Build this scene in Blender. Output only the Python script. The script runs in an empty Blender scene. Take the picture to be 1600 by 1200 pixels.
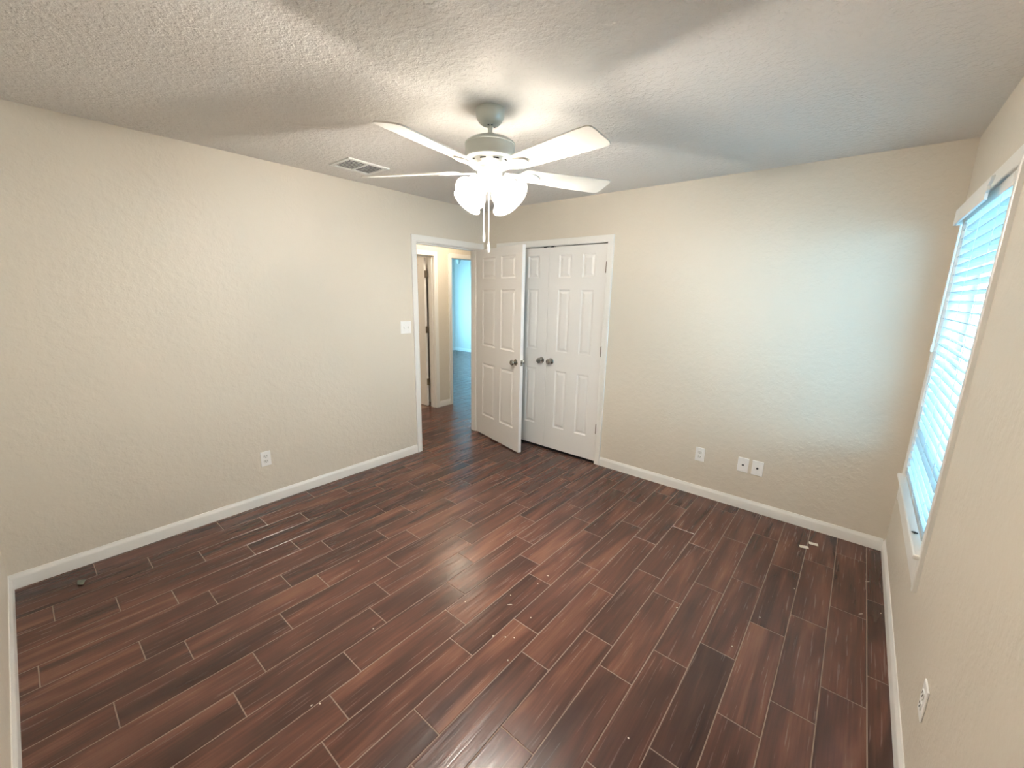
import bpy, bmesh, math, random
from mathutils import Vector, Matrix
random.seed(11)
S = bpy.context.scene
COL = S.collection
PI = math.pi

# ------------------------------------------------------------------ camera
CAM = (3.2596, -3.4147, 1.5935)
YAW, PIT, ROL, FPX = 0.6924, -0.2152, 0.0191, 648.17
cd = bpy.data.cameras.new('camera'); co = bpy.data.objects.new('camera', cd); COL.objects.link(co)
fw = Vector((-math.sin(YAW)*math.cos(PIT), math.cos(YAW)*math.cos(PIT), math.sin(PIT)))
r0 = Vector((math.cos(YAW), math.sin(YAW), 0)); u0 = r0.cross(fw)
rr = r0*math.cos(ROL)+u0*math.sin(ROL); uu = -r0*math.sin(ROL)+u0*math.cos(ROL)
m = Matrix((rr, uu, -fw)).transposed().to_4x4(); m.translation = CAM
co.matrix_world = m
cd.sensor_fit = 'HORIZONTAL'; cd.sensor_width = 36; cd.lens = 36*FPX/1600
cd.clip_start = 0.02
S.camera = co

# ------------------------------------------------------------------ light, exposure
S.view_settings.view_transform = 'Standard'
S.view_settings.look = 'None'
S.view_settings.gamma = 1
S.view_settings.exposure = 2.48
SKY = (0.30, 0.70, 1.0); SKY_S = 3.0
LAMP = (1.0, 0.93, 0.845); SHADE_E = 1.2; BULB_E = 325.0; HALL_W = 9
w = bpy.data.worlds.new('daylight'); S.world = w; w.use_nodes = True
wn = w.node_tree.nodes; wl = w.node_tree.links
bg = wn['Background']; bg.inputs['Strength'].default_value = SKY_S
tc = wn.new('ShaderNodeTexCoord'); sp = wn.new('ShaderNodeSeparateXYZ'); cr = wn.new('ShaderNodeValToRGB')
wl.new(tc.outputs['Generated'], sp.inputs[0]); wl.new(sp.outputs['Z'], cr.inputs[0]); wl.new(cr.outputs[0], bg.inputs['Color'])
cr.color_ramp.elements[0].color = (SKY[0]*1.1, SKY[1], SKY[2]*.97, 1); cr.color_ramp.elements[1].color = (SKY[0]*.75, SKY[1]*.9, SKY[2], 1)
def portal(loc, rot, sx, sy):
    l = bpy.data.lights.new('window_daylight', 'AREA'); l.shape = 'RECTANGLE'; l.size = sx; l.size_y = sy
    o = bpy.data.objects.new('window_daylight', l); COL.objects.link(o)
    o.location = loc; o.rotation_euler = rot; l.cycles.is_portal = True

# room dimensions
A, L, H = 3.593, 3.631, 2.441
HX0, HX1 = -1.155, -0.114            # hallway faces
FX0, FX1, FY0, FY1 = -5.42, -1.27, 0.50, 4.515   # far room
DOORY0, DOORY1, DOORH = -0.907, -0.088, 2.042    # bedroom doorway in the left wall
CLX0, CLX1, CLH = 0.252, 1.477, 2.040            # closet opening
WY0, WY1, WZ0, WZ1 = -1.19, -0.25, 0.605, 2.045  # window opening
portal((A+.14, (WY0+WY1)/2, (WZ0+WZ1)/2), (0, PI/2, 0), WZ1-WZ0, WY1-WY0)
portal((-4.2, FY0-.14, 1.3), (PI/2, 0, PI), 1.9, 1.7)
portal((FX0-.14, 3.1, 1.3), (0, -PI/2, 0), 1.7, 1.9)

# ------------------------------------------------------------------ materials
def lin(c):
    return tuple(x/12.92 if x <= .04045 else ((x+.055)/1.055)**2.4 for x in [v/255 for v in c])
def mat(name, col, rough=.5, metal=0.0, bump=None, spec=.5, var=None):
    mt = bpy.data.materials.new(name); mt.use_nodes = True
    n = mt.node_tree.nodes; l = mt.node_tree.links; b = n['Principled BSDF']
    b.inputs['Base Color'].default_value = (*col, 1); b.inputs['Roughness'].default_value = rough
    b.inputs['Metallic'].default_value = metal; b.inputs['Specular IOR Level'].default_value = spec
    t = n.new('ShaderNodeTexCoord')
    if var:                        # slight uneven paint / soiling
        nz = n.new('ShaderNodeTexNoise'); nz.inputs['Scale'].default_value = var[0]; nz.inputs['Detail'].default_value = 4
        mx = n.new('ShaderNodeMix'); mx.data_type = 'RGBA'
        mx.inputs[6].default_value = (*[c*(1-var[1]) for c in col], 1); mx.inputs[7].default_value = (*[min(1, c*(1+var[1])) for c in col], 1)
        l.new(t.outputs['Object'], nz.inputs['Vector']); l.new(nz.outputs['Fac'], mx.inputs[0]); l.new(mx.outputs[2], b.inputs['Base Color'])
    if bump:
        prev = None
        for (sc, st, lo, hi, det) in bump:
            nz = n.new('ShaderNodeTexNoise'); nz.inputs['Scale'].default_value = sc; nz.inputs['Detail'].default_value = det
            mr = n.new('ShaderNodeMapRange'); mr.interpolation_type = 'SMOOTHSTEP'
            mr.inputs[1].default_value = lo; mr.inputs[2].default_value = hi
            bp = n.new('ShaderNodeBump'); bp.inputs['Strength'].default_value = st; bp.inputs['Distance'].default_value = .004
            l.new(t.outputs['Object'], nz.inputs['Vector']); l.new(nz.outputs['Fac'], mr.inputs[0]); l.new(mr.outputs[0], bp.inputs['Height'])
            if prev: l.new(prev.outputs[0], bp.inputs['Normal'])
            prev = bp
        l.new(prev.outputs[0], b.inputs['Normal'])
    return mt
def emit(name, col, s):
    mt = bpy.data.materials.new(name); mt.use_nodes = True
    n = mt.node_tree.nodes; b = n['Principled BSDF']
    b.inputs['Base Color'].default_value = (.9, .9, .88, 1); b.inputs['Roughness'].default_value = .25
    b.inputs['Emission Color'].default_value = (*col, 1); b.inputs['Emission Strength'].default_value = s
    return mt
WALLB = [(26, .18, .42, .62, 3), (90, .08, .3, .7, 2)]
M = {}
M['wall'] = mat('beige_wall_paint', (.67, .61, .515), .5, bump=WALLB, var=(1.3, .02))
M['ceil'] = mat('textured_ceiling_paint', (.74, .715, .68), .8, bump=[(34, .5, .45, .60, 3), (110, .3, .3, .7, 2)])
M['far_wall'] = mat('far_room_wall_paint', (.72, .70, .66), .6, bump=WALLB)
M['white'] = mat('white_trim_paint', (.80, .785, .745), .32, var=(6, .02))
M['door'] = mat('white_door_paint', (.79, .775, .745), .36, bump=[(60, .05, .3, .7, 3)])
M['plate'] = mat('white_plastic_plate', (.88, .87, .85), .3)
M['recept'] = mat('receptacle_plastic', (.78, .77, .74), .35)
M['slot'] = mat('dark_slot', (.03, .03, .03), .5)
M['nickel'] = mat('satin_nickel', (.42, .40, .36), .24, 1.0)
M['hinge'] = mat('bronze_hinge_metal', (.22, .19, .15), .4, .9)
M['fan'] = mat('white_fan_enamel', (.80, .80, .76), .35)
M['fan_body'] = mat('shaded_grey_fan_metal', (.58, .61, .57), .33, .25)  # housing's own pale grey; on the canopy it also paints in shade
M['blade'] = mat('white_fan_blade', (.84, .82, .76), .45, var=(9, .03))
M['shade'] = emit('glowing_frosted_glass', LAMP, SHADE_E)
def frosted(mt):
    n = mt.node_tree.nodes; l = mt.node_tree.links
    tr = n.new('ShaderNodeBsdfTransparent'); tr.inputs[0].default_value = (.95, .94, .92, 1)
    mx = n.new('ShaderNodeMixShader'); mx.inputs[0].default_value = .24
    l.new(n['Principled BSDF'].outputs[0], mx.inputs[1]); l.new(tr.outputs[0], mx.inputs[2]); l.new(mx.outputs[0], n['Material Output'].inputs[0])
frosted(M['shade'])
M['bulb'] = emit('lit_bulb', LAMP, BULB_E)
M['dome'] = emit('lit_dome_glass', (1, .84, .64), 12)
M['vent'] = mat('vent_enamel', (.66, .64, .60), .45)
M['duct'] = mat('dark_duct', (.10, .10, .11), .7)
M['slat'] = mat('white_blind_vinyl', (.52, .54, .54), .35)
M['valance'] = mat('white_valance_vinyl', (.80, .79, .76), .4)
M['cord'] = mat('white_cord', (.85, .85, .83), .7)
M['vinyl'] = mat('white_window_vinyl', (.80, .81, .80), .35)
M['chip'] = mat('pale_card', (.72, .66, .56), .6)
M['crumb'] = mat('pale_crumb', (.62, .55, .45), .7)
M['scrap'] = mat('dark_leaf_scrap', (.13, .14, .11), .6)
M['black'] = mat('blackened_metal', (.02, .02, .02), .5)
M['grass'] = mat('pale_concrete', (.42, .42, .40), .9, var=(2, .15))
M['siding'] = mat('outside_siding', (.5, .48, .44), .8)
def glass():
    mt = bpy.data.materials.new('window_glass'); mt.use_nodes = True
    n = mt.node_tree.nodes; l = mt.node_tree.links; n.remove(n['Principled BSDF'])
    tr = n.new('ShaderNodeBsdfTransparent'); tr.inputs[0].default_value = (.93, .97, .97, 1)
    gl = n.new('ShaderNodeBsdfGlossy'); gl.inputs['Roughness'].default_value = .02
    lw = n.new('ShaderNodeFresnel'); lw.inputs[0].default_value = 1.45
    mx = n.new('ShaderNodeMixShader'); ge = n.new('ShaderNodeNewGeometry'); iv = n.new('ShaderNodeMath'); iv.operation = 'SUBTRACT'; iv.inputs[0].default_value = 1
    ml = n.new('ShaderNodeMath'); ml.operation = 'MULTIPLY'          # thin pane: reflect once, at the first face only
    l.new(ge.outputs['Backfacing'], iv.inputs[1]); l.new(iv.outputs[0], ml.inputs[0]); l.new(lw.outputs[0], ml.inputs[1])
    l.new(ml.outputs[0], mx.inputs[0]); l.new(tr.outputs[0], mx.inputs[1]); l.new(gl.outputs[0], mx.inputs[2])
    l.new(mx.outputs[0], n['Material Output'].inputs[0]); return mt
M['glass'] = glass()
def wood():
    mt = bpy.data.materials.new('dark_wood_plank_tile'); mt.use_nodes = True
    n = mt.node_tree.nodes; l = mt.node_tree.links; b = n['Principled BSDF']
    at = n.new('ShaderNodeAttribute'); at.attribute_name = 'plank'
    sx = n.new('ShaderNodeSeparateColor'); l.new(at.outputs['Color'], sx.inputs[0])
    tcn = n.new('ShaderNodeTexCoord')
    off = n.new('ShaderNodeVectorMath'); off.operation = 'MULTIPLY_ADD'
    l.new(at.outputs['Color'], off.inputs[0]); off.inputs[1].default_value = (7, 13, 5); l.new(tcn.outputs['Object'], off.inputs[2])
    def stretched(sx_, sy_, scale, det, dist=0.0):
        mp = n.new('ShaderNodeMapping'); mp.inputs['Scale'].default_value = (sx_, sy_, 1)
        nz = n.new('ShaderNodeTexNoise'); nz.inputs['Scale'].default_value = scale; nz.inputs['Detail'].default_value = det
        nz.inputs['Distortion'].default_value = dist
        l.new(off.outputs[0], mp.inputs[0]); l.new(mp.outputs[0], nz.inputs['Vector']); return nz
    big = stretched(11, 1.3, 1.0, 3, .8)         # broad light and dark bands of figure
    fine = stretched(120, 4, 1.0, 6, .4)         # grain lines
    ad = n.new('ShaderNodeMath'); ad.operation = 'MULTIPLY_ADD'; ad.inputs[1].default_value = .30
    l.new(fine.outputs['Fac'], ad.inputs[0]); l.new(big.outputs['Fac'], ad.inputs[2])
    ad2 = n.new('ShaderNodeMath'); ad2.operation = 'MULTIPLY_ADD'; ad2.inputs[1].default_value = .15
    l.new(sx.outputs[0], ad2.inputs[0]); l.new(ad.outputs[0], ad2.inputs[2])
    rp = n.new('ShaderNodeValToRGB'); e = rp.color_ramp.elements
    e[0].position = .34; e[0].color = (.026, .0115, .0085, 1)
    e[1].position = 1.0; e[1].color = (.20, .088, .056, 1)
    k = e.new(.60); k.color = (.060, .0260, .0190, 1)
    k = e.new(.78); k.color = (.108, .044, .030, 1)
    l.new(ad2.outputs[0], rp.inputs[0]); l.new(rp.outputs[0], b.inputs['Base Color'])
    rg = n.new('ShaderNodeMapRange'); rg.inputs[3].default_value = .17; rg.inputs[4].default_value = .33
    l.new(fine.outputs['Fac'], rg.inputs[0]); l.new(rg.outputs[0], b.inputs['Roughness'])
    scr = stretched(42, 1.6, 1.0, 3, .5)
    b1 = n.new('ShaderNodeBump'); b1.inputs['Strength'].default_value = .45; b1.inputs['Distance'].default_value = .003; l.new(scr.outputs['Fac'], b1.inputs['Height'])
    b2 = n.new('ShaderNodeBump'); b2.inputs['Strength'].default_value = .12; b2.inputs['Distance'].default_value = .002; l.new(fine.outputs['Fac'], b2.inputs['Height'])
    l.new(b1.outputs[0], b2.inputs['Normal']); l.new(b2.outputs[0], b.inputs['Normal'])
    b.inputs['Specular IOR Level'].default_value = .5
    return mt
M['wood'] = wood()
M['grout'] = mat('brown_grout', (.26, .18, .14), .8)

# ------------------------------------------------------------------ helpers
def tag(o, label=None, cat=None, group=None, kind=None):
    if label: o['label'] = label
    if cat: o['category'] = cat
    if group: o['group'] = group
    if kind: o['kind'] = kind
    return o
def link(name, bm, mats, parent=None, smooth=False, bevel=0):
    bmesh.ops.recalc_face_normals(bm, faces=bm.faces)
    me = bpy.data.meshes.new(name); bm.to_mesh(me); bm.free()
    for mm in (mats if isinstance(mats, (list, tuple)) else [mats]): me.materials.append(mm)
    if smooth:
        for p in me.polygons: p.use_smooth = True
        me.set_sharp_from_angle(angle=math.radians(38))
    o = bpy.data.objects.new(name, me); COL.objects.link(o)
    if parent: o.parent = parent
    if bevel:
        bv = o.modifiers.new('bevel', 'BEVEL'); bv.width = bevel; bv.segments = 2; bv.limit_method = 'ANGLE'
    return o
def empty(name, loc=(0, 0, 0), rz=0):
    o = bpy.data.objects.new(name, None); COL.objects.link(o); o.location = loc; o.rotation_euler = (0, 0, rz); o.empty_display_size = .05
    return o
def box(bm, x0, y0, z0, x1, y1, z1, mi=0, xf=None):
    vs = [Vector((x, y, z)) for x in (x0, x1) for y in (y0, y1) for z in (z0, z1)]
    if xf: vs = [xf @ v for v in vs]
    v = [bm.verts.new(p) for p in vs]
    for f in ((0, 1, 3, 2), (4, 6, 7, 5), (0, 4, 5, 1), (2, 3, 7, 6), (0, 2, 6, 4), (1, 5, 7, 3)):
        bm.faces.new([v[i] for i in f]).material_index = mi
def boxes(*bs):
    bm = bmesh.new()
    for b_ in bs: box(bm, *b_)
    return bm
def lathe(bm, prof, seg=32, xf=None, cap0=True, cap1=True, mi=0):
    rings = []
    for (r, z) in prof:
        ring = []
        for i in range(seg):
            a = 2*PI*i/seg; p = Vector((r*math.cos(a), r*math.sin(a), z))
            ring.append(bm.verts.new(xf @ p if xf else p))
        rings.append(ring)
    for a_, b_ in zip(rings, rings[1:]):
        for i in range(seg):
            bm.faces.new((a_[i], a_[(i+1) % seg], b_[(i+1) % seg], b_[i])).material_index = mi
    if cap0: bm.faces.new(rings[0]).material_index = mi
    if cap1: bm.faces.new(rings[-1]).material_index = mi
def tube(bm, pts, r, seg=8):
    for a_, b_ in zip(pts, pts[1:]):
        a_, b_ = Vector(a_), Vector(b_); d = b_-a_
        q = Vector((0, 0, 1)).rotation_difference(d.normalized()).to_matrix().to_4x4(); q.translation = a_
        lathe(bm, [(r, 0), (r, d.length)], seg, q)
def prism(bm, poly, z0, z1, xf=None, mi=0):
    a_ = [Vector((x, y, z0)) for x, y in poly]; b_ = [Vector((x, y, z1)) for x, y in poly]
    if xf: a_ = [xf @ v for v in a_]; b_ = [xf @ v for v in b_]
    a_ = [bm.verts.new(v) for v in a_]; b_ = [bm.verts.new(v) for v in b_]
    n = len(a_)
    bm.faces.new(a_).material_index = mi; bm.faces.new(b_).material_index = mi
    for i in range(n): bm.faces.new((a_[i], a_[(i+1) % n], b_[(i+1) % n], b_[i])).material_index = mi
def sweep(bm, path, prof, to3d):
    """mitred moulding. path: 2-D points in the wall plane, prof: (offset to the left of travel, depth)."""
    n = len(path); P = [Vector(p) for p in path]; nor = []
    for i in range(n-1):
        d = (P[i+1]-P[i]).normalized(); nor.append(Vector((-d.y, d.x)))
    rows = []
    for i in range(n):
        if i == 0: mv = nor[0]
        elif i == n-1: mv = nor[-1]
        else:
            mv = (nor[i-1]+nor[i]); mv = mv/ (mv.dot(nor[i]))
        rows.append([bm.verts.new(to3d(P[i].x+mv.x*o, P[i].y+mv.y*o, d)) for o, d in prof])
    for a_, b_ in zip(rows, rows[1:]):
        for j in range(len(prof)-1): bm.faces.new((a_[j], a_[j+1], b_[j+1], b_[j]))
        bm.faces.new((a_[-1], a_[0], b_[0], b_[-1]))
    bm.faces.new(rows[0]); bm.faces.new(rows[-1])
CASE = [(0, 0), (0, .010), (.004, .013), (.012, .0105), (.030, .0135), (.046, .0165), (.054, .0165), (.057, .013), (.057, 0)]
BASE = [(0, 0), (0, .012), (.056, .012), (.066, .0105), (.074, .006), (.083, .004), (.083, 0)]

# ------------------------------------------------------------------ structure: floor
PW, PL, X00 = .1516, .613, .629
PH = {0: -3.08, 1: -2.951, 2: -3.261, 3: -3.125, 4: -3.384, 5: -2.945, 6: -3.067, 7: -2.679, 8: -2.82, 9: -2.925, 10: -2.634, 11: -2.149,
      12: -2.462, 13: -1.977, 14: -1.742, 15: -2.168, 16: -1.866, 17: -1.67, 18: -1.458, 19: -1.261}
def floor(name, x0, x1, y0, y1, label):
    bm = bmesh.new(); cl = bm.loops.layers.float_color.new('plank')
    g = .0016; bv = .0022
    box(bm, x0, y0, -.05, x1, y1, -.0016, 1)
    k0 = math.floor((x0-X00)/PW); k1 = math.ceil((x1-X00)/PW)
    for k in range(k0, k1+1):
        a_, b_ = max(x0, X00+k*PW), min(x1, X00+(k+1)*PW)
        if b_-a_ < .01: continue
        ph = PH.get(k, (k*.217) % PL)
        j0 = math.floor((y0-ph)/PL); j1 = math.ceil((y1-ph)/PL)
        for j in range(j0, j1+1):
            c_, d_ = max(y0, ph+j*PL), min(y1, ph+(j+1)*PL)
            if d_-c_ < .01: continue
            col = (random.random(), random.random(), random.random(), 1)
            A0, B0, C0, D0 = a_+g, b_-g, c_+g, d_-g
            lo = [bm.verts.new(p) for p in ((A0, C0, -.0022), (B0, C0, -.0022), (B0, D0, -.0022), (A0, D0, -.0022))]
            hi = [bm.verts.new(p) for p in ((A0+bv, C0+bv, 0), (B0-bv, C0+bv, 0), (B0-bv, D0-bv, 0), (A0+bv, D0-bv, 0))]
            fs = [bm.faces.new(hi)]+[bm.faces.new((lo[i], lo[(i+1) % 4], hi[(i+1) % 4], hi[i])) for i in range(4)]
            for f in fs:
                f.material_index = 0
                for lp in f.loops: lp[cl] = col
    return tag(link(name, bm, [M['wood'], M['grout']]), label, 'floor', kind='structure')
floor('floor', HX1/2*0-.114, A, -L, 0.0, 'dark reddish brown wood plank tile floor of the empty bedroom')
floor('floor.001', -1.27, -.114, -1.6, 2.6, 'dark wood plank tile floor of the hallway past the open door')
floor('floor.002', FX0, -1.27, FY0, FY1, 'dark wood plank floor with blue daylight sheen in the far room')

# ------------------------------------------------------------------ structure: walls, ceilings
def struct(name, bm, mt, label=None, cat='wall', smooth=False):
    return tag(link(name, bm, mt, smooth=smooth), label, cat, kind='structure')
T = .114; Hc = 2.56
struct('ceiling', boxes((-T, -L-T, H, A+T, 0, Hc)), M['ceil'], 'textured off white ceiling of the bedroom', 'ceiling')
struct('ceiling.001', boxes((-1.27, -1.7, H, -T, 2.7, Hc)), M['ceil'], 'hallway ceiling', 'ceiling')
struct('ceiling.002', boxes((FX0-T, FY0, H, -1.27, FY1+T, Hc)), M['ceil'], 'far room ceiling', 'ceiling')
struct('wall_left', boxes((-T, -L-T, -.05, 0, DOORY0-.018, H), (-T, DOORY0-.018, DOORH+.018, 0, DOORY1+.018, H), (-T, DOORY1+.018, -.05, 0, .114, H)), M['wall'], 'beige textured wall on the left with the doorway')
struct('wall_back', boxes((0, 0, -.05, CLX0-.018, T, H), (CLX0-.018, 0, CLH+.018, CLX1+.018, T, H), (CLX1+.018, 0, -.05, A+T, T, H)), M['wall'], 'beige textured wall with the closet doors')
struct('wall_right', boxes((A, -L-T, -.05, A+T, WY0, H), (A, WY1, -.05, A+T, 0, H), (A, WY0, -.05, A+T, WY1, WZ0-.02), (A, WY0, WZ1, A+T, WY1, H)), M['wall'], 'beige wall on the right with the blind covered window')
struct('wall_front', boxes((0, -L-T, -.05, A, -L, H)), M['wall'], 'beige wall at the left edge of the photo')
# closet box
struct('wall_closet', boxes((0, .70, -.05, 1.8, .78, H), (0, T, -.05, .06, .70, H), (1.74, T, -.05, 1.8, .70, H)), M['wall'], 'closet interior walls behind the white doors')
struct('floor.003', boxes((0, 0, -.05, 1.8, .78, -.002)), M['black'], 'closet floor', 'floor')
struct('ceiling.003', boxes((0, T, H, 1.8, .78, Hc)), M['ceil'], 'closet ceiling', 'ceiling')
# hallway wall opposite, with a bathroom doorway and an opening to the far room
BD0, BD1, FO0, FO1, HDH = -.565, .245, .562, 1.375, 2.045
struct('wall_hallway', boxes((FX1, -1.7, -.05, HX0, BD0-.018, H), (FX1, BD0-.018, HDH+.018, HX0, BD1+.018, H), (FX1, BD1+.018, -.05, HX0, FO0-.018, H),
       (FX1, FO0-.018, HDH+.018, HX0, FO1+.018, H), (FX1, FO1+.018, -.05, HX0, FY1+T, H)), M['wall'], 'narrow beige wall between the two hallway doorways')
struct('wall_hallway_end', boxes((HX0, 2.6, -.05, -T, 2.7, H), (HX0, -1.7, -.05, -T, -1.6, H), (-T, T, -.05, 0, 2.7, H)), M['wall'], 'hallway end walls')
struct('wall_far_room', boxes((FX0-T, FY1, -.05, FX1, FY1+T, H), (FX0-T, FY0-.1, -.05, -5.15, FY0, H), (-3.25, FY0-.1, -.05, FX1, FY0, H), (-5.15, FY0-.1, -.05, -3.25, FY0, .45), (-5.15, FY0-.1, 2.15, -3.25, FY0, H),
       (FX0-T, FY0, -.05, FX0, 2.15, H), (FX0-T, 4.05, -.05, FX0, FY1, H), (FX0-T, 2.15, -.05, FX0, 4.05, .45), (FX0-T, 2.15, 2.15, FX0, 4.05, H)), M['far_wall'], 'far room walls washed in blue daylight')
struct('wall_side_room', boxes((-2.7, -1.7, -.05, -2.6, FY0-.1, H), (-2.6, -1.7, -.05, FX1, -1.6, H)), M['wall'], 'side room walls behind the hallway door')
struct('floor.004', boxes((-2.6, -1.6, -.05, -1.27, .40, -.002)), M['grout'], 'side room floor', 'floor')
struct('ceiling.004', boxes((-2.7, -1.7, H, -1.27, .40, Hc)), M['ceil'], 'side room ceiling', 'ceiling')

# ------------------------------------------------------------------ door frames (jamb + casing) and baseboards
def on_x(x, s):      # wall plane x = const, room on the s side; u = y
    return lambda u, v, d: Vector((x+s*d, u, v))
def on_y(y, s):
    return lambda u, v, d: Vector((u, y+s*d, v))
def case(bm, to3, u0, u1, h):
    # travel so that the left of travel points away from the opening
    sweep(bm, [(u0, 0), (u0, h), (u1, h), (u1, 0)], CASE, to3)
def jamb_x(bm, x0, x1, u0, u1, h, stop=None):
    box(bm, x0, u0-.018, 0, x1, u0, h); box(bm, x0, u1, 0, x1, u1+.018, h); box(bm, x0, u0-.018, h, x1, u1+.018, h+.018)
    if stop is not None:
        a_, b_ = stop
        box(bm, a_, u0, 0, b_, u0+.011, h-.011); box(bm, a_, u1-.011, 0, b_, u1, h-.011); box(bm, a_, u0, h-.011, b_, u1, h)
def jamb_y(bm, y0, y1, u0, u1, h):
    box(bm, u0-.018, y0, 0, u0, y1, h); box(bm, u1, y0, 0, u1+.018, y1, h); box(bm, u0-.018, y0, h, u1+.018, y1, h+.018)
bm = bmesh.new(); jamb_x(bm, -T, 0, DOORY0, DOORY1, DOORH, (-.085, -.040)); case(bm, on_x(0, 1), DOORY0-.005, DOORY1+.005, DOORH+.005); case(bm, on_x(-T, -1), DOORY0-.005, DOORY1+.005, DOORH+.005)
struct('trim_1', bm, M['white'], 'white door casing around the open bedroom doorway', 'door frame', True)
bm = bmesh.new(); jamb_y(bm, 0, T, CLX0, CLX1, CLH); case(bm, on_y(0, -1), CLX0-.004, CLX1+.004, CLH+.004)
struct('trim_2', bm, M['white'], 'white casing around the double closet doors', 'door frame', True)
bm = bmesh.new(); jamb_x(bm, FX1, HX0, BD0, BD1, HDH, (FX1+.045, FX1+.09)); case(bm, on_x(HX0, 1), BD0-.005, BD1+.005, HDH+.005)
struct('trim_3', bm, M['white'], 'white casing of the left doorway across the hallway', 'door frame', True)
bm = bmesh.new(); jamb_x(bm, FX1, HX0, FO0, FO1, HDH); case(bm, on_x(HX0, 1), FO0-.005, FO1+.005, HDH+.005); case(bm, on_x(FX1, -1), FO0-.005, FO1+.005, HDH+.005)
struct('trim_4', bm, M['white'], 'white casing of the hallway doorway into the blue lit room', 'door frame', True)
def base(name, pts, label):
    """plan path with the room on the right of travel"""
    bm = bmesh.new(); P = [Vector(p) for p in pts]; n = len(P); nor = []
    for i in range(n-1):
        d = (P[i+1]-P[i]).normalized(); nor.append(Vector((d.y, -d.x)))
    rows = []
    for i in range(n):
        mv = nor[0] if i == 0 else nor[-1] if i == n-1 else (nor[i-1]+nor[i])/((nor[i-1]+nor[i]).dot(nor[i]))
        rows.append([bm.verts.new((P[i].x+mv.x*d, P[i].y+mv.y*d, z)) for z, d in BASE])
    for a_, b_ in zip(rows, rows[1:]):
        for j in range(len(BASE)): bm.faces.new((a_[j], a_[(j+1) % len(BASE)], b_[(j+1) % len(BASE)], b_[j]))
    bm.faces.new(rows[0]); bm.faces.new(rows[-1])
    tag(link(name, bm, M['white'], smooth=True), label, 'baseboard', kind='structure')
base('baseboard_left', [(0, -L), (0, DOORY0-.062)], 'white baseboard along the left wall')
base('baseboard_back', [(CLX1+.061, 0), (A-.012, 0)], 'white baseboard along the wall right of the closet')
base('baseboard_right', [(A, 0), (A, -L+.012)], 'white baseboard under the window wall')
base('baseboard_front', [(A-.012, -L), (.012, -L)], 'white baseboard at the left edge of the photo')
base('baseboard_hall', [(HX0, BD1+.062), (HX0, FO0-.062)], 'short white baseboard between the hallway doorways')
base('baseboard_far_room', [(FX0, FY0), (FX0, FY1), (FX1, FY1)], 'white baseboard of the blue lit far room')

# ------------------------------------------------------------------ doors
PZ = [(.23, .825), (1.015, 1.615), (1.725, 1.935)]
def six_panel(W, Hd, t, xs):
    """slab from x 0..W, y -t/2..t/2, z 0..Hd with six raised panels on both faces"""
    bm = bmesh.new()
    X = [0, xs[0][0], xs[0][1], xs[1][0], xs[1][1], W]; Z = [0]+[z for p in PZ for z in p]+[Hd]
    for s in (-1, 1):
        y = s*t/2; g = {}
        def V(x, z, d=0): return bm.verts.new((x, y-s*d, z))
        for i, x in enumerate(X):
            for j, z in enumerate(Z): g[i, j] = V(x, z)
        for i in range(5):
            for j in range(7):
                c = [g[i, j], g[i+1, j], g[i+1, j+1], g[i, j+1]]
                if i in (1, 3) and j in (1, 3, 5):
                    prev = c; x0, x1, z0, z1 = X[i], X[i+1], Z[j], Z[j+1]
                    for (o, d) in ((.004, .0035), (.011, .0075), (.017, .0080), (.036, .0015), (.040, .0010)):
                        cur = [V(x0+o, z0+o, d), V(x1-o, z0+o, d), V(x1-o, z1-o, d), V(x0+o, z1-o, d)]
                        for k in range(4): bm.faces.new((prev[k], prev[(k+1) % 4], cur[(k+1) % 4], cur[k]))
                        prev = cur
                    bm.faces.new(prev)
                else: bm.faces.new(c)
        if s == -1: G0 = dict(g)
    for i in range(5):
        bm.faces.new((G0[i, 0], G0[i+1, 0], g[i+1, 0], g[i, 0])); bm.faces.new((G0[i, 7], G0[i+1, 7], g[i+1, 7], g[i, 7]))
    for j in range(7):
        bm.faces.new((G0[0, j], G0[0, j+1], g[0, j+1], g[0, j])); bm.faces.new((G0[5, j], G0[5, j+1], g[5, j+1], g[5, j]))
    return bm
def knob(parent, x, z, y, s, passage=True):
    """knob on the face at y, pointing along s*y"""
    bm = bmesh.new(); xf = Matrix.Translation((x, y, z)) @ Matrix.Rotation(-s*PI/2, 4, 'X')
    lathe(bm, [(.031, 0), (.032, .003), (.029, .007), (.016, .009), (.011, .013), (.0105, .026), (.014, .031), (.023, .036), (.0275, .044), (.0275, .052), (.024, .058), (.012, .061), (.003, .0615)], 28, xf)
    return tag(link('knob', bm, M['nickel'], parent, smooth=True), 'satin nickel round knob')
def hinge(parent, x, y, z):
    bm = bmesh.new()
    xf = Matrix.Translation((x, y, z))
    for k in range(5): lathe(bm, [(.0065, -.045+k*.018), (.0065, -.0285+k*.018)], 12, xf)
    lathe(bm, [(.003, -.049), (.005, -.047), (.005, .048), (.003, .050)], 10, xf)
    box(bm, -.004, -.0015, -.0445, .004, .012, .0445, 0, xf)
    return link('hinge', bm, M['hinge'], parent, smooth=True)
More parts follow.
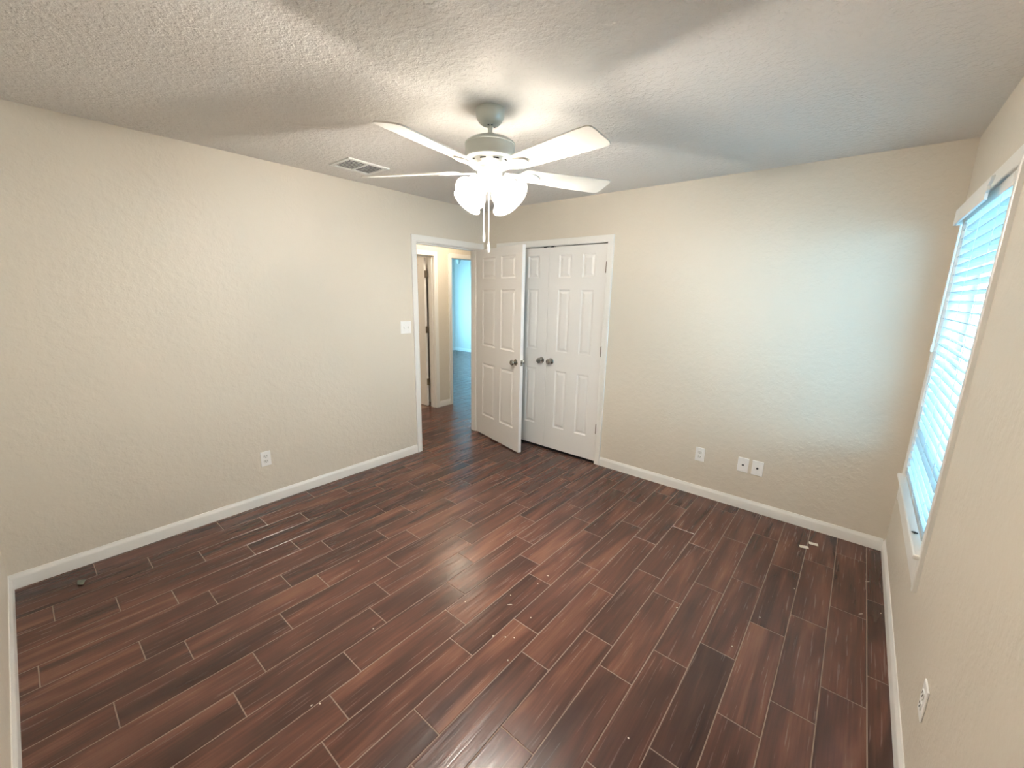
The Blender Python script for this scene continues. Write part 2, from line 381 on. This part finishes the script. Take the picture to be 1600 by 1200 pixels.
# bedroom door, open about 75 degrees into the room
DT = .035
ang = -math.atan2(.21, .803)
d1 = empty('door_1', (.012, -.094, .014), ang)
tag(d1, 'white six panel bedroom door standing open into the room, overlapping the closet doors', 'door', kind='structure')
bm = six_panel(.803, 2.02, DT, [(.105, .350), (.453, .698)])
for v in bm.verts: v.co.y -= DT/2*0
o = link('door_panel', bm, M['door'], d1); 
knob(d1, .803-.07, .918, -DT/2, -1); knob(d1, .803-.07, .918, DT/2, 1)
bm = boxes((.803-.0005, -.0125, .89, .8045, .0125, .946)); box(bm, .803, -.006, .909, .815, .006, .927)
tag(link('latch_plate', bm, M['nickel'], d1), 'nickel latch plate on the door edge')
for z in (.25, 1.02, 1.80): hinge(d1, -.004, DT/2+.003, z)
# closet doors
for nm, x0, x1, kx, hx, lab in (('door_2', .2545, .8625, .8625-.050, .2525, 'left leaf of the white closet doors, half hidden behind the open door'),
                             ('door_3', .8655, 1.4735, .8655+.062, 1.4755, 'right leaf of the white closet doors, hinged beside the beige wall')):
    d = empty(nm, (x0, .020, .022)); tag(d, lab, 'door', kind='structure')
    W_ = x1-x0
    xs = [(.115, .250), (.368, .500)] if nm == 'door_3' else [(W_-.500, W_-.368), (W_-.250, W_-.115)]
    link('door_panel', six_panel(W_, 2.010, DT, xs), M['door'], d)
    knob(d, kx-x0, .912, -DT/2, -1)
    cx = (W_-.052) if nm == 'door_2' else .030
    link('ball_catch', boxes((cx-.016, -DT/2-.0015, 2.006, cx+.016, DT/2-.004, 2.0165)), M['black'], d)
    for z in (.325, 1.065, 1.81): hinge(d, hx-x0, -DT/2-.0035, z)
# hallway door to the side room, open
d4 = empty('door_4', (FX1-.024, BD1-.028, .012), PI)
tag(d4, 'white hallway door swung open behind the left doorway, seen at its hinged edge', 'door', kind='structure')
link('door_panel', six_panel(.80, 2.02, DT, [(.105, .350), (.453, .698)]), M['door'], d4)
for z in (.345, 1.075, 1.81):
    bm = boxes((-.022, -.022, z-.046, -.004, .012, z+.046)); lathe(bm, [(.007, z-.05), (.007, z+.05)], 12, Matrix.Translation((-.012, -.020, 0)))
    link('hinge', bm, M['hinge'], d4)

# ------------------------------------------------------------------ window, sill, blind
def window(name, x, s, y0, y1, z0, z1, label):
    """opening in the wall plane x; s = direction to the outside"""
    r = empty(name, (x, (y0+y1)/2, z0)); tag(r, label, 'window', kind='structure')
    ox, oy, oz = x, (y0+y1)/2, z0
    def B(*a): return (min(a[0], a[3])-0, a[1]-oy, a[2]-oz, max(a[0], a[3]), a[4]-oy, a[5]-oz)
    def X(d): return s*d
    bm = bmesh.new(); t = .018
    for b_ in ((X(0), y0, z0, X(T), y0+t, z1), (X(0), y1-t, z0, X(T), y1, z1), (X(0), y0+t, z1-t, X(T), y1-t, z1)): box(bm, *B(*b_))
    link('window_jamb', bm, M['white'], r)
    zm = z0+.30
    for nm, d0, za, zb in (('lower_sash', .055, z0, zm+.02), ('upper_sash', .082, zm-.02, z1-t)):
        bm = bmesh.new(); f = .038
        for b_ in ((X(d0), y0+t, za, X(d0+.024), y0+t+f, zb), (X(d0), y1-t-f, za, X(d0+.024), y1-t, zb), (X(d0), y0+t+f, za, X(d0+.024), y1-t-f, za+f), (X(d0), y0+t+f, zb-f, X(d0+.024), y1-t-f, zb)): box(bm, *B(*b_))
        sa = link(nm, bm, M['vinyl'], r)
        link('pane', boxes(B(X(d0+.010), y0+t+f-.004, za+f-.004, X(d0+.014), y1-t-f+.004, zb-f+.004)), M['glass'], sa)
    return r
w1 = window('window_1', A, 1, WY0, WY1, WZ0, WZ1, 'tall white framed window behind the white slatted blind')
def rel(bm):
    for v in bm.verts: v.co -= Vector((A, (WY0+WY1)/2, WZ0))
    return bm
bm = bmesh.new(); sweep(bm, [(WY0+.0, .447), (WY0, WZ1), (WY1, WZ1), (WY1, .447)], CASE, on_x(A, -1))
link('window_casing', rel(bm), M['white'], w1, smooth=True)
bm = boxes((A-.036, WY0-.055, WZ0-.021, A+.05, WY1+.055, WZ0))
link('window_sill', rel(bm), M['white'], w1, bevel=.006)
bm = boxes((A-.0125, WY0+.001, .449, A, WY1-.001, WZ0-.022))
link('apron', rel(bm), M['white'], w1, bevel=.002)
window('window_2', FX0, -1, 2.15, 4.05, .45, 2.15, 'daylight window of the far room beyond the hallway')

w3 = window('added_window', 0, 1, -.95, .95, .45, 2.15, 'unseen extra window added to brighten the far room')  # unseen opening added opposite the back wall, for more daylight on it
w3.location = (-4.2, FY0, .45); w3.rotation_euler = (0, 0, -PI/2)
BX = A+.012
bl = empty('window_blind', (BX, (WY0+WY1)/2, WZ1-.02))
tag(bl, 'white horizontal slat blind hanging in the window on the right wall', 'blind')
def relb(bm):
    for v in bm.verts: v.co -= Vector(bl.location)
    return bm
ys, ye = WY0+.022, WY1-.022
link('headrail', relb(boxes((BX-.026, ys, WZ1-.064, BX+.026, ye, WZ1-.02))), M['valance'], bl, bevel=.002)
bm = bmesh.new()
poly = [(ye+.02, 1.972), (-.985, 1.972), (-.985, 1.995), (-1.000, 2.004), (-.993, 2.020), (-1.03, 2.030), (-1.045, 2.046), (ye+.02, 2.046)]
prism(bm, poly, 0, .010, Matrix(((0, 0, 1, A-.050), (1, 0, 0, 0), (0, 1, 0, 0), (0, 0, 0, 1))))
box(bm, A-.040, ye+.012, 1.972, A-.017, ye+.02, 2.046)
tag(link('valance', relb(bm), M['valance'], bl, bevel=.0015), 'white valance broken off at its near end')
sz = []; z = WZ1-.105
while z > WZ0+.055: sz.append(z); z -= .0437
bm = bmesh.new(); tilt = math.radians(-13)
for i, z in enumerate(sz):
    n = 5; top = []; bot = []
    for k in range(n):
        t_ = -.025+.05*k/(n-1); cz = .0018*(1-(t_/.025)**2)
        x = BX+t_*math.cos(tilt); zz = z+t_*math.sin(tilt)+cz
        top.append((x, zz+.0013)); bot.append((x, zz-.0013))
    pl = top+bot[::-1]
    prism(bm, pl, ys, ye, Matrix(((1, 0, 0, 0), (0, 0, 1, 0), (0, 1, 0, 0), (0, 0, 0, 1))))
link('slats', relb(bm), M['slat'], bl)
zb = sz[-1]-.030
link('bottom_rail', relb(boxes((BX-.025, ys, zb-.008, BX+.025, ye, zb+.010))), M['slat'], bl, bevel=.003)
for yy in (ye-.11, (ys+ye)/2, ys+.11):
    bm = bmesh.new()
    for dx in (-.0268, .0268): tube(bm, [(BX+dx, yy, WZ1-.064), (BX+dx, yy, zb)], .0011, 6)
    for z in sz: tube(bm, [(BX-.0265, yy, z-.0065), (BX+.0265, yy, z-.0005)], .0009, 4)
    link('ladder_cord', relb(bm), M['cord'], bl)
bm = bmesh.new(); tube(bm, [(BX-.036, ye-.02, WZ1-.075), (BX-.037, ye-.018, 1.35)], .0045, 8)
lathe(bm, [(.004, 1.33), (.0065, 1.335), (.0065, 1.365), (.004, 1.37)], 8, Matrix.Translation((BX-.037, ye-.018, 0)))
link('tilt_wand', relb(bm), M['cord'], bl, smooth=True)
# outdoors
struct('ground', boxes((A+.2, -12, -.4, A+16, 12, -.3), (FX0-16, -9, -.4, FX0-.2, 14, -.3)), M['grass'], 'yard ground outside the windows', 'ground')

# ------------------------------------------------------------------ ceiling fan
def P2(pts, z0, z1, bm, xf=None): prism(bm, pts, z0, z1, xf)
def ring_plate(bm, outer, inner, z0, z1, xf):
    n = len(outer); vs = {}
    for nm, pl in (('o', outer), ('i', inner)):
        for zi, z in ((0, z0), (1, z1)): vs[nm, zi] = [bm.verts.new(xf @ Vector((x, y, z))) for x, y in pl]
    for i in range(n):
        j = (i+1) % n
        for zi in (0, 1): bm.faces.new((vs['o', zi][i], vs['o', zi][j], vs['i', zi][j], vs['i', zi][i]))
        for nm in 'oi': bm.faces.new((vs[nm, 0][i], vs[nm, 0][j], vs[nm, 1][j], vs[nm, 1][i]))
def blades(root, zc, r_in, az0, pitch, length=.665):
    for k in range(5):
        az = math.radians(az0+72*k)
        xf = Matrix.Translation((0, 0, zc)) @ Matrix.Rotation(az, 4, 'Z') @ Matrix.Rotation(math.radians(-pitch), 4, 'X')
        R_ = length
        up = [(.165, .030), (.180, .050), (.205, .056), (.35, .063), (.50, .070), (R_-.050, .0735), (R_-.020, .0725), (R_-.008, .067), (R_-.001, .052), (R_, .040)]
        lo = [(x, -y) for x, y in up][::-1]
        bm = bmesh.new(); prism(bm, up+lo, 0, .006, xf)
        b_ = link('blade', bm, M['blade'], root, bevel=.0012)
        bm = bmesh.new()
        def arc(x0, xr, hw, n=20):
            pts = []
            for i in range(n):
                t_ = 2*PI*i/n; cx, sy = math.cos(t_), math.sin(t_)
                wv = hw*(abs(sy)**.8)*(1 if sy > 0 else -1)
                pts.append((x0+xr*cx, wv*(1-.35*cx if cx > 0 else 1)))
            return pts
        ring_plate(bm, arc(.205, .062, .040), arc(.205, .040, .020), -.007, 0, xf)
        prism(bm, [(.075, -.016), (.11, -.013), (.150, -.018), (.150, .018), (.11, .013), (.075, .016)], -.009, -.002, xf)
        link('blade_iron', bm, M['fan'], b_, bevel=.0015)
FX, FY = 1.766, -1.813
fan = empty('ceiling_fan', (FX, FY, H))
tag(fan, 'white five blade ceiling fan with four lit glass shades in the bedroom', 'ceiling fan')
def zz(z): return z-H
def lz(prof): return [(r, zz(z)) for r, z in prof]
bm = bmesh.new(); lathe(bm, lz([(.066, H-.001), (.068, H-.006), (.068, 2.418), (.066, 2.405), (.058, 2.388), (.045, 2.374), (.028, 2.367), (.016, 2.366)]), 40)
cn = link('canopy', bm, M['fan_body'], fan, smooth=True)
for a_ in (-1.2, -.45, 1.1, 2.6):
    bm = bmesh.new(); lathe(bm, [(.0045, -.002), (.0045, .002)], 10, Matrix.Translation((.022*math.cos(a_), .022*math.sin(a_), zz(2.3665))))
    link('canopy_hole', bm, M['black'], cn)
bm = bmesh.new(); lathe(bm, lz([(.011, 2.372), (.011, 2.318)]), 20); lathe(bm, lz([(.019, 2.336), (.021, 2.328), (.021, 2.312)]), 20)
link('downrod', bm, M['fan_body'], fan, smooth=True)
bm = bmesh.new(); lathe(bm, lz([(.020, 2.317), (.060, 2.315), (.100, 2.304), (.116, 2.293), (.121, 2.288), (.1215, 2.283), (.1185, 2.281), (.1195, 2.235), (.121, 2.226), (.119, 2.221), (.110, 2.217), (.092, 2.213)]), 56)
mh = link('motor_housing', bm, M['fan_body'], fan, smooth=True)
bm = bmesh.new(); lathe(bm, lz([(.098, 2.216), (.097, 2.196), (.092, 2.188), (.070, 2.184), (.058, 2.184)]), 48)
vr = link('vent_ring', bm, M['fan'], mh, smooth=True)
bm = bmesh.new()
for k in range(10):
    bm = bmesh.new(); xf = Matrix.Rotation(2*PI*k/10+.1, 4, 'Z')
    box(bm, .094, -.014, zz(2.208), .0982, .014, zz(2.202), 0, xf)
    link('vent_slot', bm, M['black'], mh)
blades(fan, zz(2.168), .07, -9, 13)
bm = bmesh.new(); lathe(bm, lz([(.060, 2.186), (.062, 2.178), (.060, 2.150), (.064, 2.146), (.064, 2.128), (.056, 2.116), (.034, 2.104), (.026, 2.094), (.024, 2.086), (.012, 2.080), (.002, 2.079)]), 40)
link('light_kit_hub', bm, M['fan'], fan, smooth=True)
CAZ = math.degrees(math.atan2(CAM[1]-FY, CAM[0]-FX))
for k, rel_ in enumerate((52, -38, 142, -128)):
    az = math.radians(CAZ+rel_); tl = math.radians(50)     # axis tips 50 degrees off straight down
    xf = Matrix.Translation((.050*math.cos(az), .050*math.sin(az), zz(2.122))) @ Matrix.Rotation(az, 4, 'Z') @ Matrix.Rotation(PI-tl, 4, 'Y')
    bm = bmesh.new(); lathe(bm, [(.014, -.01), (.016, .004), (.026, .010), (.032, .020), (.0345, .034), (.032, .035)], 24, xf)
    link('lamp_socket', bm, M['fan'], fan, smooth=True)
    bm = bmesh.new()
    out = [(.0255, .022), (.034, .028), (.046, .042), (.052, .060), (.053, .078), (.056, .096), (.064, .110), (.080, .125)]
    inn = [(.077, .1255), (.061, .111), (.053, .096), (.050, .078), (.049, .060), (.043, .044), (.031, .031), (.0235, .025)]
    lathe(bm, out+inn, 32, xf, False, False)
    sh = tag(link('lamp_shade', bm, M['shade'], fan, smooth=True), 'glowing bell shaped frosted glass shade')
    bm = bmesh.new(); lathe(bm, [(.012, .030), (.013, .058), (.022, .078), (.026, .092), (.022, .106), (.012, .114), (.002, .116)], 20, xf)
    link('bulb', bm, M['bulb'], sh, smooth=True)
rx, ry = rr.x, rr.y
for dx, df, zt, ze in ((-.026, .020, 2.10, 1.885), (-.002, .030, 2.092, 1.835)):
    px, py = rx*dx-fw.x*df, ry*dx-fw.y*df
    bm = bmesh.new(); tube(bm, [(px, py, zz(zt)), (px, py, zz(ze))], .0022, 8)
    ch = link('pull_chain', bm, M['cord'], fan)
    bm = bmesh.new(); lathe(bm, lz([(.003, ze+.004), (.006, ze-.004), (.0075, ze-.030), (.006, ze-.044), (.002, ze-.047)]), 12, Matrix.Translation((px, py, 0)))
    link('pull_pendant', bm, M['fan'], ch, smooth=True)
# far room fan, tight to the ceiling
f2 = empty('ceiling_fan', (-3.17, 2.57, H)); tag(f2, 'white ceiling fan glimpsed through the hallway in the blue lit room', 'ceiling fan')
bm = bmesh.new(); lathe(bm, [(.10, -.001), (.11, -.03), (.115, -.14), (.09, -.17), (.05, -.175)], 32); link('motor_housing', bm, M['fan'], f2, smooth=True)
bm = bmesh.new(); lathe(bm, [(.05, -.17), (.05, -.21), (.035, -.24), (.03, -.28), (.01, -.29)], 24); link('switch_housing', bm, M['fan'], f2, smooth=True)
blades(f2, -.17, .07, 20, 12)
# hallway lamp, plus an added side room lamp lighting its door
for loc, lab in (((-.63, .22, H), 'warm lit ceiling lamp out of sight above the hall'), ((-2.0, -.75, H), 'warm ceiling lamp added out of sight in the side room')):
  hl = empty('ceiling_lamp', loc); tag(hl, lab, 'ceiling lamp')
  bm = bmesh.new(); lathe(bm, [(.15, -.001), (.155, -.02), (.14, -.026)], 32); link('lamp_base', bm, M['fan'], hl, smooth=True)
  bm = bmesh.new(); lathe(bm, [(.138, -.026), (.125, -.06), (.08, -.088), (.01, -.098)], 32); link('lamp_shade', bm, M['dome'], hl, smooth=True)

# ------------------------------------------------------------------ ceiling vent
v = empty('ceiling_vent', (.412, -1.690, H)); tag(v, 'white two section air vent in the ceiling near the left wall', 'vent')
bm = bmesh.new(); hx, hy, b_ = .130, .155, .026
for (x0, y0, x1, y1) in ((-hx, -hy, hx, -hy+b_), (-hx, hy-b_, hx, hy), (-hx, -hy+b_, -hx+b_, hy-b_), (hx-b_, -hy+b_, hx, hy-b_)): box(bm, x0, y0, -.010, x1, y1, 0)
link('vent_frame', bm, M['fan'], v, bevel=.003)
link('vent_divider', boxes((-hx+b_, -.007, -.010, hx-b_, .007, -.002)), M['fan'], v)
link('vent_backing', boxes((-hx+b_, -hy+b_, -.0015, hx-b_, hy-b_, 0)), M['duct'], v)
bm = bmesh.new()
for s in (-1, 1):
    for i in range(8):
        xx = -hx+b_+.012+i*.026; xf = Matrix.Translation((xx, s*.067, -.0055)) @ Matrix.Rotation(.5, 4, 'Y')
        box(bm, -.009, -.060, -.0006, .009, .060, .0006, 0, xf)
link('louvers', bm, M['vent'], v)

# ------------------------------------------------------------------ plates on the walls
def plate(name, loc, rz, label, cat, kind, w_=.070, h_=.114, group=None):
    """local frame: x right along the wall, -y out of the wall, z up"""
    o = empty(name, loc, rz); tag(o, label, cat, group)
    bm = boxes((-w_/2, -.006, -h_/2, w_/2, 0, h_/2)); link('cover_plate', bm, M['plate'], o, bevel=.003)
    mxr = Matrix.Rotation(PI/2, 4, 'X')
    def screw(prof, xf):
        b2 = bmesh.new(); lathe(b2, prof, 10, xf); link('screw', b2, M['recept'], o)
    if kind == 'outlet':
        for s in (-1, 1):
            bm = bmesh.new()
            pts = [(.0165*math.cos(a)*1.0, max(-.0125, min(.0125, .0165*math.sin(a)))) for a in [2*PI*i/24 for i in range(24)]]
            prism(bm, pts, .005, .0085, Matrix.Translation((0, 0, s*.0195)) @ mxr)
            rc = link('receptacle', bm, M['recept'], o)
            bm = boxes((-.0085, -.0093, s*.0195-.0005, -.0060, -.008, s*.0195+.008), (.0060, -.0093, s*.0195-.0005, .0085, -.008, s*.0195+.007))
            lathe(bm, [(.0028, .008), (.0028, .0092)], 10, Matrix.Translation((0, 0, s*.0195-.007)) @ mxr)
            link('slot', bm, M['slot'], rc)
        screw([(.003, .005), (.003, .0075), (.001, .008)], mxr)
    elif kind == 'coax':
        bm = bmesh.new(); lathe(bm, [(.0075, .005), (.0075, .008), (.0048, .009), (.0048, .016), (.002, .016)], 16, mxr)
        link('coax_jack', bm, M['black'], o, smooth=True)
        for s in (-1, 1): screw([(.003, .005), (.003, .0072), (.001, .0078)], Matrix.Translation((0, 0, s*.041)) @ mxr)
    elif kind == 'switch':
        for s in (-1, 1):
            u = -1 if s < 0 else 1
            xf = Matrix.Translation((s*.023, -.005, 0)) @ Matrix.Rotation(u*.45, 4, 'X')
            bm = bmesh.new(); box(bm, -.005, -.011, -.011, .005, 0, .011, 0, xf); tg = link('toggle', bm, M['plate'], o, bevel=.001)
            link('toggle_slot', boxes((s*.023-.0062, -.0064, -.0135, s*.023+.0062, -.0055, .0135)), M['recept'], tg)
            for q in (-1, 1): screw([(.003, .005), (.003, .0068), (.001, .0074)], Matrix.Translation((s*.023, 0, q*.030)) @ mxr)
    return o
plate('light_switch', (0, -1.055, 1.264), PI/2, 'white double toggle light switch beside the open doorway', 'light switch', 'switch', .116)
plate('wall_outlet', (0, -2.350, .354), PI/2, 'white duplex outlet low on the left wall', 'outlet', 'outlet')
plate('wall_outlet', (2.419, 0, .350), 0, 'white duplex outlet low on the wall right of the closet', 'outlet', 'outlet')
plate('coaxial_plate', (2.731, 0, .350), 0, 'white cable plate with dark centre jack, left of the pair', 'cable plate', 'coax', .074, .114)
plate('coaxial_plate', (2.828, 0, .349), 0, 'white cable plate with dark centre jack, right of the pair, nearer the window', 'cable plate', 'coax', .074, .114)
plate('wall_outlet', (A, -1.748, .362), -PI/2, 'white outlet seen edge on below the window on the right wall', 'outlet', 'outlet')

# ------------------------------------------------------------------ small things lying about
def chip(x, y, sx, sy, rz, label):
    bm = bmesh.new(); box(bm, -sx/2, -sy/2, 0, sx/2, sy/2, .0022); o = link('paint_chip', bm, M['chip']); o.location = (x, y, .0002); o.rotation_euler = (0, 0, rz)
    tag(o, label, 'chip')
chip(3.192, -.295, .050, .030, .35, 'pale flat chip on the dark floor near the right corner, the left one of two')
chip(3.237, -.212, .050, .030, .15, 'pale flat chip on the dark floor, the one closer to the back baseboard')
bm = bmesh.new(); prism(bm, [(-.028, -.012), (.022, -.016), (.030, .004), (.004, .018), (-.016, .010)], 0, .003)
for q in bm.verts:
    q.co.z += .010*abs(q.co.y)/.018
o = link('leaf_scrap', bm, M['scrap']); o.location = (.199, -3.385, .0002); tag(o, 'small dark scrap on the floor by the left corner baseboard', 'debris')
CR = [(0.705, -1.465), (1.155, -2.291), (1.677, -2.519), (1.834, -2.888), (1.851, -2.863), (2.087, -1.739), (2.03, -1.909), (2.068, -1.965, 2), (2.208, -1.964), (2.143, -2.172, 1),
      (2.19, -2.139), (2.224, -2.114), (1.881, -2.103), (2.09, -1.646, 1), (2.282, -2.228), (3.089, -1.192), (3.025, -1.484), (3.197, -0.817), (3.512, -0.462, 2), (3.485, -0.814, 2), (3.566, -0.74), (2.833, -2.189), (2.744, -1.405)]
for c in CR:
    k = c[2] if len(c) > 2 else 0
    bm = bmesh.new(); bmesh.ops.create_icosphere(bm, subdivisions=1, radius=1)
    sx = (.0045, .007, .016)[k]; sy = (.0035, .004, .002)[k]
    for q in bm.verts:
        j = random.uniform(.75, 1.2); q.co = Vector((q.co.x*sx*j, q.co.y*sy*j, (q.co.z+1)*(.0016, .002, .0007)[k]))
    o = link('floor_crumb', bm, M['crumb']); o.location = (c[0], c[1], .0001); o.rotation_euler = (0, 0, random.uniform(0, 3) if k < 2 else .8)
    tag(o, 'tiny pale crumb lying on the dark plank floor', 'crumb', 'crumbs on the plank floor')
bm = bmesh.new()
for (a_, b_, c_, r_) in ((0, 0, .004, .006), (.008, .002, .003, .004), (-.006, .004, .003, .004)):
    bmesh.ops.create_icosphere(bm, subdivisions=2, radius=r_, matrix=Matrix.Translation((a_, b_, r_*.7)) @ Matrix.Diagonal((1, 1.3, .7, 1)))
o = link('dead_bug', bm, M['black']); o.location = (A-.018, -1.03, WZ0+.0002); tag(o, 'small dark speck resting on the white window sill', 'debris')
bm = bmesh.new(); lathe(bm, [(.004, 0), (.004, .002), (.002, .003)], 12, Matrix.Rotation(-PI/2, 4, 'Y'))
o = link('nail_head', bm, M['black']); o.location = (A, -1.182, .417); tag(o, 'tiny dark nail head in the wall under the window', 'nail')
